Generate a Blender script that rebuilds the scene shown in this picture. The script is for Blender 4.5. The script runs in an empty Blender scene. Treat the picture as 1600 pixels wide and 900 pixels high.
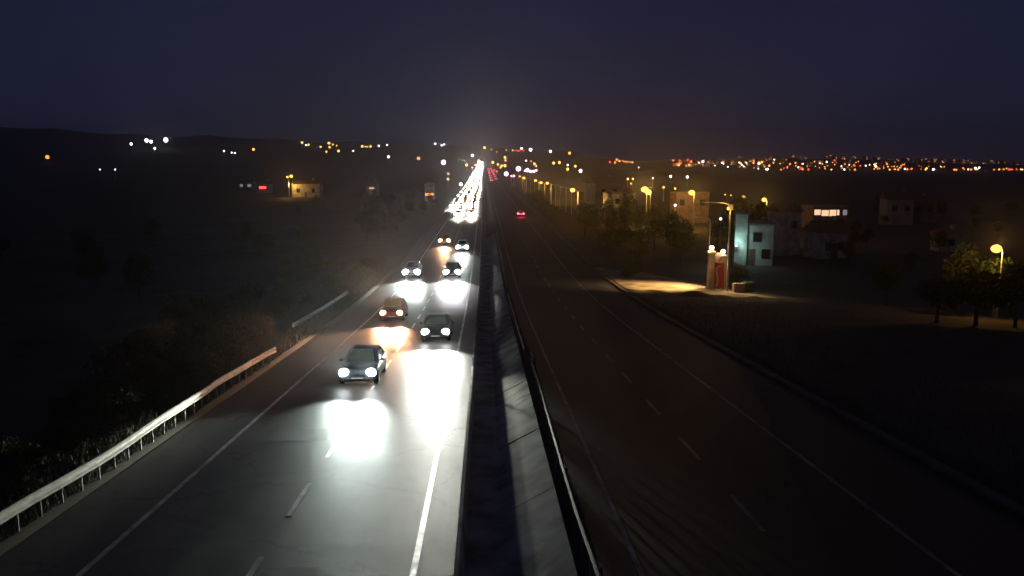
import bpy, math, random
from mathutils import Vector, Matrix
R = math.radians
random.seed(7)
S = bpy.context.scene
COL = S.collection

# ------------------------------------------------------------------ camera, sky, exposure, air
EYE = 7.8                      # footbridge rail height above the carriageway
F = 1250.0                     # focal length in pixels of a 1600 px wide picture
cam_d = bpy.data.cameras.new('camera')
cam = bpy.data.objects.new('camera', cam_d)
COL.objects.link(cam)
cam.location = (0, 0, EYE)
cam.rotation_euler = (R(90 - 8.73), 0, R(-1.97))
cam_d.sensor_width = 36.0
cam_d.lens = 36.0 * F / 1600.0
cam_d.clip_start = 0.1
cam_d.clip_end = 12000
S.camera = cam
S.view_settings.view_transform = 'Standard'
S.view_settings.look = 'None'
S.view_settings.exposure = 0.0
S.view_settings.gamma = 1.0
S.cycles.use_denoising = True
S.cycles.max_bounces = 5
S.cycles.diffuse_bounces = 2
S.cycles.glossy_bounces = 2
S.cycles.volume_bounces = 0
S.cycles.sample_clamp_indirect = 4.0

world = bpy.data.worlds.new('World')
S.world = world
world.use_nodes = True
wn, wl = world.node_tree.nodes, world.node_tree.links
for n in list(wn):
    wn.remove(n)
w_out = wn.new('ShaderNodeOutputWorld')
w_bg = wn.new('ShaderNodeBackground')
w_bg.inputs['Strength'].default_value = 1.0
w_tc = wn.new('ShaderNodeTexCoord')
w_sep = wn.new('ShaderNodeSeparateXYZ')
w_ramp = wn.new('ShaderNodeValToRGB')
cr = w_ramp.color_ramp
cr.elements[0].position = 0.0
cr.elements[0].color = (0.0150, 0.0165, 0.0370, 1)
cr.elements[1].position = 1.0
cr.elements[1].color = (0.0075, 0.0080, 0.0235, 1)
e = cr.elements.new(0.05); e.color = (0.0140, 0.0165, 0.0395, 1)
e = cr.elements.new(0.22); e.color = (0.0118, 0.0132, 0.0350, 1)
w_noise = wn.new('ShaderNodeTexNoise')
w_noise.inputs['Scale'].default_value = 5.0
w_noise.inputs['Detail'].default_value = 5.0
w_mr = wn.new('ShaderNodeMapRange')
w_mr.inputs['From Min'].default_value = 0.3
w_mr.inputs['From Max'].default_value = 0.7
w_mr.inputs['To Min'].default_value = 0.88
w_mr.inputs['To Max'].default_value = 1.12
w_mix = wn.new('ShaderNodeMix'); w_mix.data_type = 'RGBA'; w_mix.blend_type = 'MULTIPLY'
w_mix.inputs['Factor'].default_value = 1.0
wl.new(w_tc.outputs['Generated'], w_sep.inputs[0])
wl.new(w_sep.outputs['Z'], w_ramp.inputs['Fac'])
wl.new(w_tc.outputs['Generated'], w_noise.inputs['Vector'])
wl.new(w_noise.outputs['Fac'], w_mr.inputs['Value'])
wl.new(w_ramp.outputs['Color'], w_mix.inputs['A'])
wl.new(w_mr.outputs['Result'], w_mix.inputs['B'])
wl.new(w_mix.outputs['Result'], w_bg.inputs['Color'])
wl.new(w_bg.outputs[0], w_out.inputs['Surface'])

HAZE_DENSITY = 0.00030
HAZE_G = 0.85

# ------------------------------------------------------------------ land form
def smooth(a, b, t):
    t = max(0.0, min(1.0, (t - a) / (b - a)))
    return t * t * (3 - 2 * t)

def lerp_table(tab, v):
    if v <= tab[0][0]: return tab[0][1]
    for (a, fa), (b, fb) in zip(tab, tab[1:]):
        if v <= b: return fa + (fb - fa) * (v - a) / (b - a)
    return tab[-1][1]

def zr(y):                                             # the carriageway: down from the bridge, flat, a slow rise far off
    if y <= 55: return -0.065 * max(y, -60)
    if y <= 105:
        t = y - 55
        return -3.575 - 0.065 * (t - t * t / 100)
    if y <= 400: return -5.2
    return -5.2 + 0.012 * (min(y, 1900) - 400) * smooth(380, 520, y)

SKYLINE = [(-600, 46), (-200, 46), (0, 45), (200, 41), (400, 36), (480, 34), (680, 31), (757, 26), (830, 25), (890, 20),
           (925, 13), (960, 8), (1000, 5), (1050, 8), (1200, 9.5), (1340, 8.5), (1480, 3), (1600, 0), (1900, 0)]
NEAR_D = [(-200, 420), (600, 700), (757, 1150), (860, 1100), (960, 1500), (1050, 1680), (1900, 1680)]
FAR_D = [(-200, 2300), (757, 2600), (900, 2500), (1050, 2100), (1900, 2050)]

def T(x, y):                                           # height of the land at x, y
    base = zr(y)
    if y > 400:
        side = 1 - smooth(130, 330, x) if x > 0 else 1 - smooth(200, 420, -x)
        base = -5.2 + (base + 5.2) * side
    if y > 60:
        b = 757 + F * x / y
        d = math.hypot(x, y)
        d2 = lerp_table(FAR_D, b)
        s = smooth(lerp_table(NEAR_D, b), d2, d)
        if s > 0:
            rough = 1 + 0.035 * math.sin(b * 0.021) + 0.05 * math.sin(b * 0.057 + 1.3) + 0.03 * math.sin(b * 0.19)
            base = base + (EYE + lerp_table(SKYLINE, b) * rough / F * d2 - base) * s
    off = max(0.0, abs(x - 1.5) - 16)
    base += 0.22 * min(1, off / 12) * (math.sin(x * 0.21 + y * 0.13) + math.sin(x * 0.11 - y * 0.17 + 2))
    return base

def zroad(y):
    return zr(y) if y < 1100 else max(zr(y), T(0, y) + 0.3)

MW = cam.rotation_euler.to_matrix()
def ray(px, py):
    d = MW @ Vector(((px - 800) / F, (450 - py) / F, -1))
    return d / d.y

def bearing_x(px, y, py=330):                          # where a sight line through that picture column stands at distance y
    return ray(px, py).x * y

def stand(px, py, h, lo=110, hi=3300):                 # spot on the land for a lamp of height h seen at px, py
    d = ray(px, py)
    best, by = 1e9, lo
    y = lo
    while y < hi:
        gap = EYE + d.z * y - h - T(d.x * y, y)
        if gap <= 0:
            return Vector((d.x * y, y, T(d.x * y, y)))
        if gap / y < best: best, by = gap / y, y
        y *= 1.012
    return Vector((d.x * by, by, T(d.x * by, by)))

# ------------------------------------------------------------------ materials
def new_mat(name):
    m = bpy.data.materials.new(name); m.use_nodes = True
    return m, m.node_tree.nodes, m.node_tree.links, m.node_tree.nodes['Principled BSDF']

def mat(name, col, rough=0.6, var=0.25, scale=6.0, bump=0.0, metal=0.0, col2=None, spec=0.5, bscale=None, detail=5.0):
    m, n, l, p = new_mat(name)
    p.inputs['Roughness'].default_value = rough
    p.inputs['Metallic'].default_value = metal
    p.inputs['Specular IOR Level'].default_value = spec
    tc = n.new('ShaderNodeTexCoord')
    tx = n.new('ShaderNodeTexNoise')
    tx.inputs['Scale'].default_value = scale
    tx.inputs['Detail'].default_value = detail
    l.new(tc.outputs['Object'], tx.inputs['Vector'])
    rp = n.new('ShaderNodeValToRGB')
    a = col2 or tuple(c * (1 - var) for c in col)
    b = col if col2 else tuple(min(1, c * (1 + var)) for c in col)
    rp.color_ramp.elements[0].position = 0.34; rp.color_ramp.elements[0].color = (*a, 1)
    rp.color_ramp.elements[1].position = 0.66; rp.color_ramp.elements[1].color = (*b, 1)
    l.new(tx.outputs['Fac'], rp.inputs['Fac'])
    l.new(rp.outputs['Color'], p.inputs['Base Color'])
    if bump:
        t2 = n.new('ShaderNodeTexNoise'); t2.inputs['Scale'].default_value = bscale or scale * 6
        t2.inputs['Detail'].default_value = 4
        l.new(tc.outputs['Object'], t2.inputs['Vector'])
        bp = n.new('ShaderNodeBump'); bp.inputs['Strength'].default_value = bump
        bp.inputs['Distance'].default_value = 0.02
        l.new(t2.outputs['Fac'], bp.inputs['Height']); l.new(bp.outputs['Normal'], p.inputs['Normal'])
    return m

def glow(name, col, strength):
    m, n, l, p = new_mat(name)
    n.remove(p)
    em = n.new('ShaderNodeEmission')
    em.inputs['Color'].default_value = (*col, 1); em.inputs['Strength'].default_value = strength
    l.new(em.outputs[0], n['Material Output'].inputs['Surface'])
    m.cycles.emission_sampling = 'NONE'
    return m

def asphalt(name, base, dark, r0=0.42, r1=0.58):
    m, n, l, p = new_mat(name)
    p.inputs['Specular IOR Level'].default_value = 0.5
    tc = n.new('ShaderNodeTexCoord')
    mp = n.new('ShaderNodeMapping'); mp.inputs['Scale'].default_value = (0.55, 0.035, 1)
    l.new(tc.outputs['Object'], mp.inputs['Vector'])
    big = n.new('ShaderNodeTexNoise'); big.inputs['Scale'].default_value = 1.0; big.inputs['Detail'].default_value = 4
    l.new(mp.outputs[0], big.inputs['Vector'])
    mid = n.new('ShaderNodeTexNoise'); mid.inputs['Scale'].default_value = 1.3; mid.inputs['Detail'].default_value = 6
    l.new(tc.outputs['Object'], mid.inputs['Vector'])
    fine = n.new('ShaderNodeTexNoise'); fine.inputs['Scale'].default_value = 22; fine.inputs['Detail'].default_value = 3
    l.new(tc.outputs['Object'], fine.inputs['Vector'])
    ad = n.new('ShaderNodeMath'); ad.operation = 'ADD'; l.new(big.outputs['Fac'], ad.inputs[0]); l.new(mid.outputs['Fac'], ad.inputs[1])
    ad2 = n.new('ShaderNodeMath'); ad2.operation = 'MULTIPLY_ADD'; ad2.inputs[1].default_value = 0.35
    l.new(fine.outputs['Fac'], ad2.inputs[0]); l.new(ad.outputs[0], ad2.inputs[2])
    sx = n.new('ShaderNodeSeparateXYZ'); l.new(tc.outputs['Object'], sx.inputs[0])
    wt = n.new('ShaderNodeMath'); wt.operation = 'MULTIPLY'; wt.inputs[1].default_value = 3.6; l.new(sx.outputs['X'], wt.inputs[0])
    ws = n.new('ShaderNodeMath'); ws.operation = 'SINE'; l.new(wt.outputs[0], ws.inputs[0])
    wa = n.new('ShaderNodeMath'); wa.operation = 'MULTIPLY_ADD'; wa.inputs[1].default_value = 0.10
    l.new(ws.outputs[0], wa.inputs[0]); l.new(ad2.outputs[0], wa.inputs[2])
    vo = n.new('ShaderNodeTexVoronoi'); vo.feature = 'DISTANCE_TO_EDGE'; vo.inputs['Scale'].default_value = 0.33
    wn_ = n.new('ShaderNodeTexNoise'); wn_.inputs['Scale'].default_value = 1.6; wn_.inputs['Detail'].default_value = 4
    l.new(tc.outputs['Object'], wn_.inputs['Vector'])
    wv = n.new('ShaderNodeMix'); wv.data_type = 'VECTOR'; wv.inputs['Factor'].default_value = 0.45
    l.new(tc.outputs['Object'], wv.inputs['A']); l.new(wn_.outputs['Color'], wv.inputs['B']); l.new(wv.outputs['Result'], vo.inputs['Vector'])
    ck = n.new('ShaderNodeMapRange'); ck.inputs['From Min'].default_value = 0.0; ck.inputs['From Max'].default_value = 0.010
    ck.inputs['To Min'].default_value = -0.55; ck.inputs['To Max'].default_value = 0.0; l.new(vo.outputs['Distance'], ck.inputs['Value'])
    wc = n.new('ShaderNodeMath'); wc.operation = 'ADD'; l.new(wa.outputs[0], wc.inputs[0]); l.new(ck.outputs[0], wc.inputs[1])
    ad2 = wc
    rp = n.new('ShaderNodeValToRGB')
    rp.color_ramp.elements[0].position = 0.0; rp.color_ramp.elements[0].color = (*dark, 1)
    rp.color_ramp.elements[1].position = 1.0; rp.color_ramp.elements[1].color = (*base, 1)
    mr = n.new('ShaderNodeMapRange'); mr.inputs['From Min'].default_value = 0.85; mr.inputs['From Max'].default_value = 1.5
    l.new(ad2.outputs[0], mr.inputs['Value']); l.new(mr.outputs[0], rp.inputs['Fac'])
    l.new(rp.outputs['Color'], p.inputs['Base Color'])
    rr = n.new('ShaderNodeMapRange'); rr.inputs['To Min'].default_value = r0; rr.inputs['To Max'].default_value = r1
    l.new(mid.outputs['Fac'], rr.inputs['Value']); l.new(rr.outputs[0], p.inputs['Roughness'])
    bp = n.new('ShaderNodeBump'); bp.inputs['Strength'].default_value = 0.5; bp.inputs['Distance'].default_value = 0.012
    f2 = n.new('ShaderNodeTexNoise'); f2.inputs['Scale'].default_value = 60
    l.new(tc.outputs['Object'], f2.inputs['Vector']); l.new(f2.outputs['Fac'], bp.inputs['Height'])
    l.new(bp.outputs['Normal'], p.inputs['Normal'])
    return m

M = {
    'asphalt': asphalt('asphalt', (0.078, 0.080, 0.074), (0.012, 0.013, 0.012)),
    'asphalt_right': asphalt('dark_asphalt', (0.034, 0.031, 0.036), (0.014, 0.012, 0.015), 0.66, 0.85),  # darker, rougher copy of the left asphalt
    'patch': asphalt('patch_asphalt', (0.034, 0.035, 0.034), (0.012, 0.012, 0.012), 0.5, 0.66),
    'paint': mat('road_paint', (0.78, 0.78, 0.73), 0.36, scale=2.2, col2=(0.22, 0.22, 0.20), detail=9, bump=0.5, bscale=60, spec=0.9),
    'paint_dim': mat('dim_road_paint', (0.34, 0.33, 0.32), 0.7, scale=1.1, col2=(0.05, 0.048, 0.05), detail=10),  # patchy line paint, darkened in its colour so the right lines look dim
    'concrete': mat('stained_concrete', (0.50, 0.50, 0.44), 0.9, scale=0.9, col2=(0.17, 0.18, 0.14), bump=0.22, bscale=14, detail=12),
    'kerb': mat('kerb_concrete', (0.13, 0.12, 0.11), 0.9, scale=.7, col2=(0.03, 0.028, 0.025), detail=8),
    'earth': mat('dry_earth', (0.085, 0.066, 0.045), 0.95, scale=0.35, col2=(0.045, 0.042, 0.026), bump=0.6, bscale=5, detail=9),
    'dirt': mat('pale_dirt', (0.38, 0.30, 0.19), 0.95, scale=0.7, col2=(0.13, 0.10, 0.065), bump=0.9, bscale=5, detail=12),
    'galv': mat('galvanised_steel', (0.60, 0.57, 0.49), 0.5, scale=2.5, col2=(0.42, 0.39, 0.32), metal=0.1),
    'dull': mat('weathered_steel', (0.30, 0.28, 0.26), 0.55, scale=3.5, col2=(0.13, 0.12, 0.11), metal=0.4),
    'rusty': mat('rusted_end', (0.40, 0.22, 0.13), 0.7, scale=9, col2=(0.52, 0.47, 0.40), metal=0.3),
    'pole': mat('painted_pole', (0.42, 0.41, 0.38), 0.5, scale=3, metal=0.3),
    'leaf_a': mat('leaf_olive', (0.115, 0.120, 0.045), 0.9, spec=0.15, scale=1.6, col2=(0.040, 0.058, 0.020)),
    'leaf_b': mat('leaf_dry', (0.190, 0.150, 0.075), 0.9, spec=0.15, scale=1.6, col2=(0.070, 0.066, 0.034)),
    'leaf_c': mat('leaf_dark', (0.050, 0.075, 0.030), 0.9, spec=0.15, scale=1.2, col2=(0.026, 0.040, 0.016)),
    'bark': mat('bark', (0.10, 0.075, 0.055), 0.9, scale=8, bump=0.5),
    'grass': mat('dry_grass', (0.120, 0.118, 0.048), 0.8, scale=1.4, col2=(0.075, 0.085, 0.030)),
    'tyre': mat('tyre', (0.02, 0.02, 0.02), 0.8),
    'rim': mat('alloy', (0.5, 0.5, 0.5), 0.3, metal=0.8),
    'glass': mat('car_glass', (0.012, 0.014, 0.018), 0.06, var=0.05),
    'trim': mat('black_trim', (0.018, 0.018, 0.02), 0.5),
    'plate': mat('plate', (0.75, 0.75, 0.72), 0.5, var=0.04),
    'tail_off': mat('tail_lens', (0.25, 0.01, 0.012), 0.2, var=0.05),
    'render_white': mat('white_render', (0.62, 0.62, 0.58), 0.85, scale=0.9, col2=(0.30, 0.31, 0.29), bump=0.2, detail=8),
    'render_grey': mat('grey_render', (0.42, 0.40, 0.38), 0.85, scale=0.6, col2=(0.28, 0.27, 0.26), bump=0.2, detail=8),
    'render_pink': mat('pink_render', (0.36, 0.22, 0.20), 0.85, scale=0.9, col2=(0.18, 0.11, 0.10), bump=0.2, detail=8),
    'roof': mat('clay_roof', (0.26, 0.12, 0.075), 0.85, scale=3, col2=(0.15, 0.075, 0.05)),
    'roof_flat': mat('roof_slab', (0.24, 0.23, 0.22), 0.85, scale=1),
    'win_dark': mat('window_glass', (0.02, 0.024, 0.03), 0.08, var=0.05),
    'wood': mat('plank_wood', (0.44, 0.30, 0.17), 0.75, scale=5, col2=(0.30, 0.20, 0.11)),
    'door': mat('door_paint', (0.14, 0.08, 0.05), 0.6),
    'red_board': mat('red_board', (0.48, 0.055, 0.040), 0.5, scale=2, var=0.15),
    'white_board': mat('white_print', (0.80, 0.72, 0.66), 0.5, var=0.03),
    'bin': mat('bin_plastic', (0.03, 0.045, 0.040), 0.5),
    'crate': mat('weathered_plank', (0.28, 0.20, 0.18), 0.8, scale=4),
    'cream': mat('cream_pillar', (0.62, 0.56, 0.42), 0.8, scale=1.5, col2=(0.46, 0.41, 0.31)),
    'g_amber': glow('lamp_amber', (1.0, 0.46, 0.09), 3.6),
    'g_gold': glow('lamp_gold', (1.0, 0.52, 0.085), 2.8),
    'g_orange': glow('lamp_orange', (1.0, 0.28, 0.05), 2.6),
    'g_red': glow('lamp_red', (1.0, 0.07, 0.05), 2.6),
    'g_white': glow('lamp_white', (0.95, 0.92, 1.0), 6.5),
    'g_warm': glow('lamp_warm', (1.0, 0.80, 0.48), 7.0),
    'g_pink': glow('lamp_pink', (1.0, 0.45, 0.72), 7),
    'g_dim': glow('window_dim', (0.80, 0.75, 0.85), 0.25),
    'g_winwarm': glow('window_warm', (1.0, 0.62, 0.36), 1.1),
    'g_green': glow('lamp_green', (0.35, 0.9, 0.5), 0.8),
    'g_head': glow('headlight_cool', (0.93, 0.97, 1.0), 30.0),
    'g_headw': glow('headlight_warm', (1.0, 0.74, 0.42), 10),
    'g_heado': glow('headlight_orange', (1.0, 0.50, 0.25), 8),
    'g_tail': glow('tail_light', (1.0, 0.10, 0.16), 7.0),
}
PAINT = [mat('car_paint_%s' % k, c, 0.28, var=0.05, spec=0.6) for k, c in
         (('slate', (0.10, 0.125, 0.16)), ('black', (0.025, 0.027, 0.03)), ('silver', (0.42, 0.43, 0.44)),
          ('maroon', (0.13, 0.03, 0.03)), ('white', (0.7, 0.7, 0.68)))]

# ------------------------------------------------------------------ mesh builder
class MB:
    def __init__(self): self.v, self.f = [], []
    def add(self, vs, fs):
        o = len(self.v); self.v += [tuple(v) for v in vs]; self.f += [tuple(i + o for i in f) for f in fs]; return self
    def box(self, x0, x1, y0, y1, z0, z1):
        return self.add([(x0,y0,z0),(x1,y0,z0),(x1,y1,z0),(x0,y1,z0),(x0,y0,z1),(x1,y0,z1),(x1,y1,z1),(x0,y1,z1)],
                        [(0,3,2,1),(4,5,6,7),(0,1,5,4),(1,2,6,5),(2,3,7,6),(3,0,4,7)])
    def loft(self, rings, cap=True, closed=True):
        n = len(rings[0]); o = len(self.v)
        for r in rings: self.v += [tuple(p) for p in r]
        for i in range(len(rings) - 1):
            for j in range(n if closed else n - 1):
                k = (j + 1) % n
                self.f.append((o+i*n+j, o+i*n+k, o+(i+1)*n+k, o+(i+1)*n+j))
        if cap:
            self.f.append(tuple(o + j for j in range(n))[::-1])
            self.f.append(tuple(o + (len(rings)-1)*n + j for j in range(n)))
        return self
    def tube(self, pts, rad, seg=8):
        pts = [Vector(p) for p in pts]
        rad = rad if isinstance(rad, (list, tuple)) else [rad] * len(pts)
        rings = []
        for i, p in enumerate(pts):
            t = (pts[min(i+1, len(pts)-1)] - pts[max(i-1, 0)]).normalized()
            a = t.cross(Vector((0, 0, 1))) if abs(t.z) < 0.95 else t.cross(Vector((0, 1, 0)))
            a.normalize(); b = t.cross(a).normalized()
            rings.append([p + (a * math.cos(2*math.pi*k/seg) + b * math.sin(2*math.pi*k/seg)) * rad[i] for k in range(seg)])
        return self.loft(rings)
    def ball(self, c, rx, ry, rz, seg=10, rings=6):
        c = Vector(c); rr = []
        for i in range(rings + 1):
            th = math.pi * (0.04 + 0.92 * i / rings)
            rr.append([c + Vector((rx*math.sin(th)*math.cos(2*math.pi*k/seg), ry*math.sin(th)*math.sin(2*math.pi*k/seg), -rz*math.cos(th))) for k in range(seg)])
        return self.loft(rr)
    def mesh(self, name, m, smooth_=False):
        me = bpy.data.meshes.new(name); me.from_pydata(self.v, [], self.f); me.materials.append(m)
        if smooth_: me.polygons.foreach_set('use_smooth', [True] * len(me.polygons))
        me.update(); return me
    def build(self, name, m, parent=None, smooth_=False):
        return link(name, self.mesh(name, m, smooth_), parent)

def link(name, me, parent=None, loc=None):
    o = bpy.data.objects.new(name, me); COL.objects.link(o)
    if parent is not None: o.parent = parent
    if loc is not None: o.location = loc
    return o

def tag(o, label=None, cat=None, group=None, kind=None):
    if label: o['label'] = label
    if cat: o['category'] = cat
    if group: o['group'] = group
    if kind: o['kind'] = kind
    return o

def thing(name, label, cat, loc=(0, 0, 0), rz=0.0, group=None):
    o = bpy.data.objects.new(name, None); COL.objects.link(o)
    o.location = loc; o.rotation_euler = (0, 0, rz); o.empty_display_size = 0.5
    return tag(o, label, cat, group)

def dup(root, loc, rz=None, label=None, group=None, scale=None):
    r = root.copy(); COL.objects.link(r); r.location = loc
    if rz is not None: r.rotation_euler = (0, 0, rz)
    if scale is not None: r.scale = scale
    if label: r['label'] = label
    if group: r['group'] = group
    for ch in root.children:
        c = ch.copy(); COL.objects.link(c); c.parent = r
        for g in ch.children:
            d = g.copy(); COL.objects.link(d); d.parent = c
    return r

def lamp(kind, name, loc, col, power, parent=None, target=None, radius=0.1, cone=None, blend=0.6, squash=None):
    d = bpy.data.lights.new(name, kind); d.color = col; d.energy = power; d.shadow_soft_size = radius
    o = bpy.data.objects.new(name, d); COL.objects.link(o); o.location = loc
    if kind == 'SPOT':
        d.spot_size = cone; d.spot_blend = blend
        o.rotation_euler = (Vector(target) - Vector(loc)).to_track_quat('-Z', 'Y').to_euler()
        if squash: o.scale = (1.0, squash, 1.0)
    if parent is not None: o.parent = parent
    return o

# ------------------------------------------------------------------ the ground, the two carriageways, the ditch
def spread_axis(fixed, a, b, first, grow):
    out = list(fixed); v, st = fixed[-1], first
    while v < b: v += st; st *= grow; out.append(min(v, b))
    v, st = fixed[0], first
    while v > a: v -= st; st *= grow; out.insert(0, max(v, a))
    return out
gx = spread_axis([-24, -21, -18, -16, -14.5, -13, -11.9, -11.2, -11.15, -5, 0, 5, 9, 14.15, 14.2, 15.5, 17, 19, 21, 23, 25, 27], -4300, 4300, 2.2, 1.055)
gy = spread_axis([i * 2.0 for i in range(-30, 61)], -200, 4600, 2.5, 1.045)
mb = MB()
for y in gy:
    for x in gx:
        z = T(x, y)
        if -11.17 < x < 14.18: z -= 1.7
        mb.v.append((x, y, z - 0.02))
nx = len(gx)
for j in range(len(gy) - 1):
    for i in range(nx - 1):
        a = j * nx + i
        mb.f.append((a, a + 1, a + nx + 1, a + nx))
tag(mb.build('ground', M['earth'], smooth_=True), kind='structure')

ry = [-60 + 3 * i for i in range(80)] + spread_axis([177], 177, 1700, 5, 1.05)[1:]
def strip(name, prof, m, ys=ry, parent=None, kind='structure', zf=zroad):
    b = MB()
    b.loft([[(x, y, zf(y) + dz) for x, dz in prof] for y in ys], cap=False, closed=False)
    o = b.build(name, m, parent)
    if kind: o['kind'] = kind
    return o

left_road = strip('carriageway', [(-11.2, 0.0), (-9, 0.02), (-5, 0.05), (-1.5, 0.02), (-0.72, 0.0)], M['asphalt'])
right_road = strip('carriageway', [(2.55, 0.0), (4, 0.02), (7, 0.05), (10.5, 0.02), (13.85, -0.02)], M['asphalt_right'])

def crown(x):                                          # camber of the two surfaces
    return lerp_table([(-11.2, 0), (-9, 0.02), (-5, 0.05), (-1.5, 0.02), (-0.72, 0), (2.55, 0), (4, 0.02), (7, 0.05), (10.5, 0.02), (13.85, -0.02)], x)

def line(parent, x, w, ys, name='edge_line'):
    return strip(name, [(x - w/2, crown(x - w/2) + 0.005), (x + w/2, crown(x + w/2) + 0.005)], M['paint' if x < 0 else 'paint_dim'], ys, parent, None)
line(left_road, -8.9, 0.15, ry); line(left_road, -1.6, 0.15, ry)
line(right_road, 3.4, 0.13, ry); line(right_road, 10.25, 0.14, ry)
for k in range(46):
    y0 = 4.6 + k * 5.1
    line(left_road, -5.15, 0.14, [y0, y0 + 1.3, y0 + 2.6], 'lane_dash')
for k in range(40):
    y0 = 6.6 + k * 5.9
    line(right_road, 6.85, 0.13, [y0, y0 + 1.3, y0 + 2.6], 'lane_dash')

for x0, x1, ya, yb in ((-8.3, -6.1, 15.2, 18.0), (-7.9, -5.6, 27.0, 28.6), (-4.9, -3.7, 12.4, 16.8)):
    b = MB(); n_ = 6
    rows = []
    for k in range(n_ + 1):
        y = ya + (yb - ya) * k / n_; wob = .05 * math.sin(k * 2.1)
        rows.append([(x0 + wob + (x1 - x0) * j / 3, y, zr(y) + crown(x0 + wob + (x1 - x0) * j / 3) + .004) for j in range(4)])
    b.loft(rows, cap=False, closed=False); b.build('repair_patch', M['patch'], left_road)

# open concrete drain between the carriageways: vertical near wall, flat bed, sloped far bank laid in slabs
drain = strip('drain_bed', [(-0.72, 0.0), (-0.62, 0.012), (-0.58, -0.06), (-0.52, -0.76), (0.5, -0.80)], M['concrete'])
random.seed(3)
y0 = -10.0
while y0 < 150:
    ln = random.uniform(2.6, 3.4)
    t0, t1 = random.uniform(-0.015, 0.02), random.uniform(-0.015, 0.02)
    b = MB()
    def P(x, y, dz): return (x, y, zr(y) + dz)
    x0, x1 = 0.45, 1.98
    za, zb = -0.80, 0.03
    ya, yb = y0 + 0.014, y0 + ln - 0.014
    b.add([P(x0, ya, za - .2), P(x1, ya, zb - .22), P(x1, yb, zb - .22), P(x0, yb, za - .2),
           P(x0, ya, za + t0), P(x1, ya, zb + t1), P(x1, yb, zb + t0), P(x0, yb, za + t1)],
          [(0,3,2,1),(4,5,6,7),(0,1,5,4),(1,2,6,5),(2,3,7,6),(3,0,4,7)])
    b.build('slab', M['concrete'], drain)
    y0 += ln
strip('drain_backing', [(0.4, -1.02), (2.0, -0.19), (2.56, -0.02)], M['earth'])
kerb_ys = [y for y in ry if y < 400]
strip('kerb', [(13.85, -0.1), (13.86, 0.11), (14.05, 0.12), (14.3, 0.10), (14.32, -0.1)], M['kerb'], kerb_ys)

# ------------------------------------------------------------------ guard rails
WP = [(0.00, -0.155), (0.025, -0.15), (0.075, -0.10), (0.075, -0.075), (0.01, -0.02), (0.01, 0.02), (0.075, 0.075), (0.075, 0.10), (0.025, 0.15), (0.00, 0.155)]
def rail(name, label, x, ya, yb, side, zc=0.62, post=1.0, seg=4.0, sway=None, ends=None, k_=1.0, m='galv'):
    """side +1: the beam's face looks to +x. sway(y) -> (dx, dz)"""
    t = thing(name, label, 'guard rail', (x, ya, zr(ya)))
    sway = sway or (lambda y: (0, 0))
    y = ya; first = True
    while y < yb - 0.2:
        y1 = min(y + seg, yb)
        b = MB(); rings = []
        for k in range(5):
            yy = y + (y1 + 0.06 - y) * k / 4
            dx, dz = sway(yy)
            rings.append([(side * k_ * (o + (0.004 if int(y / seg) % 2 else 0)) + dx, yy - ya, zr(yy) - zr(ya) + zc + dz + h * k_) for o, h in WP] +
                         [(side * k_ * (o - 0.012) + dx, yy - ya, zr(yy) - zr(ya) + zc + dz + h * k_) for o, h in reversed(WP)])
        b.loft(rings)
        bo = b.build('rail_beam', M['rusty'] if (ends and y1 >= yb - 0.2) else M[m], t)
        if ends and y1 >= yb - 0.2: bo['label'] = ends
        y = y1
    y = ya + 0.3
    pm = MB(); pm.box(-0.035, 0.035, -0.02, 0.02, -0.15, zc + .12 * k_); pm.box(-0.04, 0.04, -0.025, 0.025, zc + .12 * k_, zc + .14 * k_)
    pme = pm.mesh('post', M['dull'])
    while y < yb:
        dx, dz = sway(y)
        link('post', pme, t, (-side * 0.075 + dx, y - ya, zr(y) - zr(ya) + dz))
        y += post
    return t
random.seed(11)
def sway_left(y):
    s = 0.05 * math.sin(y * 0.31) + 0.03 * math.sin(y * 0.83 + 1)
    if y > 40.5: s += (y - 40.5) * 0.05
    return (s, 0.03 * math.sin(y * 0.47) + (0.05 if 33.5 < y < 39.5 else 0.0))
rail('guard_rail', 'long pale steel guard rail with a bent end along the left shoulder', -11.6, 3.0, 43.0, 1, sway=sway_left,
     ends='bent end piece with rust stains')
rail('guard_rail', 'shorter dim guard rail by the shrubs beyond the gap on the left', -12.9, 53.0, 75.0, 1, post=2.0, m='dull')
def sway_mid(y):
    return (0.05 * math.sin(y * 0.23) + (0.22 if y > 38.5 else 0) * smooth(38.5, 40, y), 0.02 * math.sin(y * 0.6) - 0.12 * smooth(40, 42, y))
rail('guard_rail', 'near guard rail with dented end along the median drain', 2.25, 3.0, 42.0, -1, post=1.3, sway=sway_mid, k_=0.5, m='dull', zc=.68)
rail('guard_rail', 'farther guard rail along the median with a bright turned end', 2.12, 42.6, 72.0, -1, post=2.0, k_=0.5, m='dull', zc=.68)
rail('guard_rail', 'faint far median guard rail beyond the gap by the drain', 2.2, 78.0, 150.0, -1, post=4.0, seg=6.0, k_=0.5, m='dull', zc=.68)

b = MB(); b.tube([(0, 0, -0.1), (0.01, 0, 0.42)], [0.04, 0.035]); b.ball((0.01, 0, 0.42), 0.04, 0.04, 0.03)
mp = b.build('marker_post', M['plate']); mp.location = (-0.66, 41.2, zr(41.2))
tag(mp, 'short pale marker post on the lip of the median drain', 'marker post')

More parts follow.
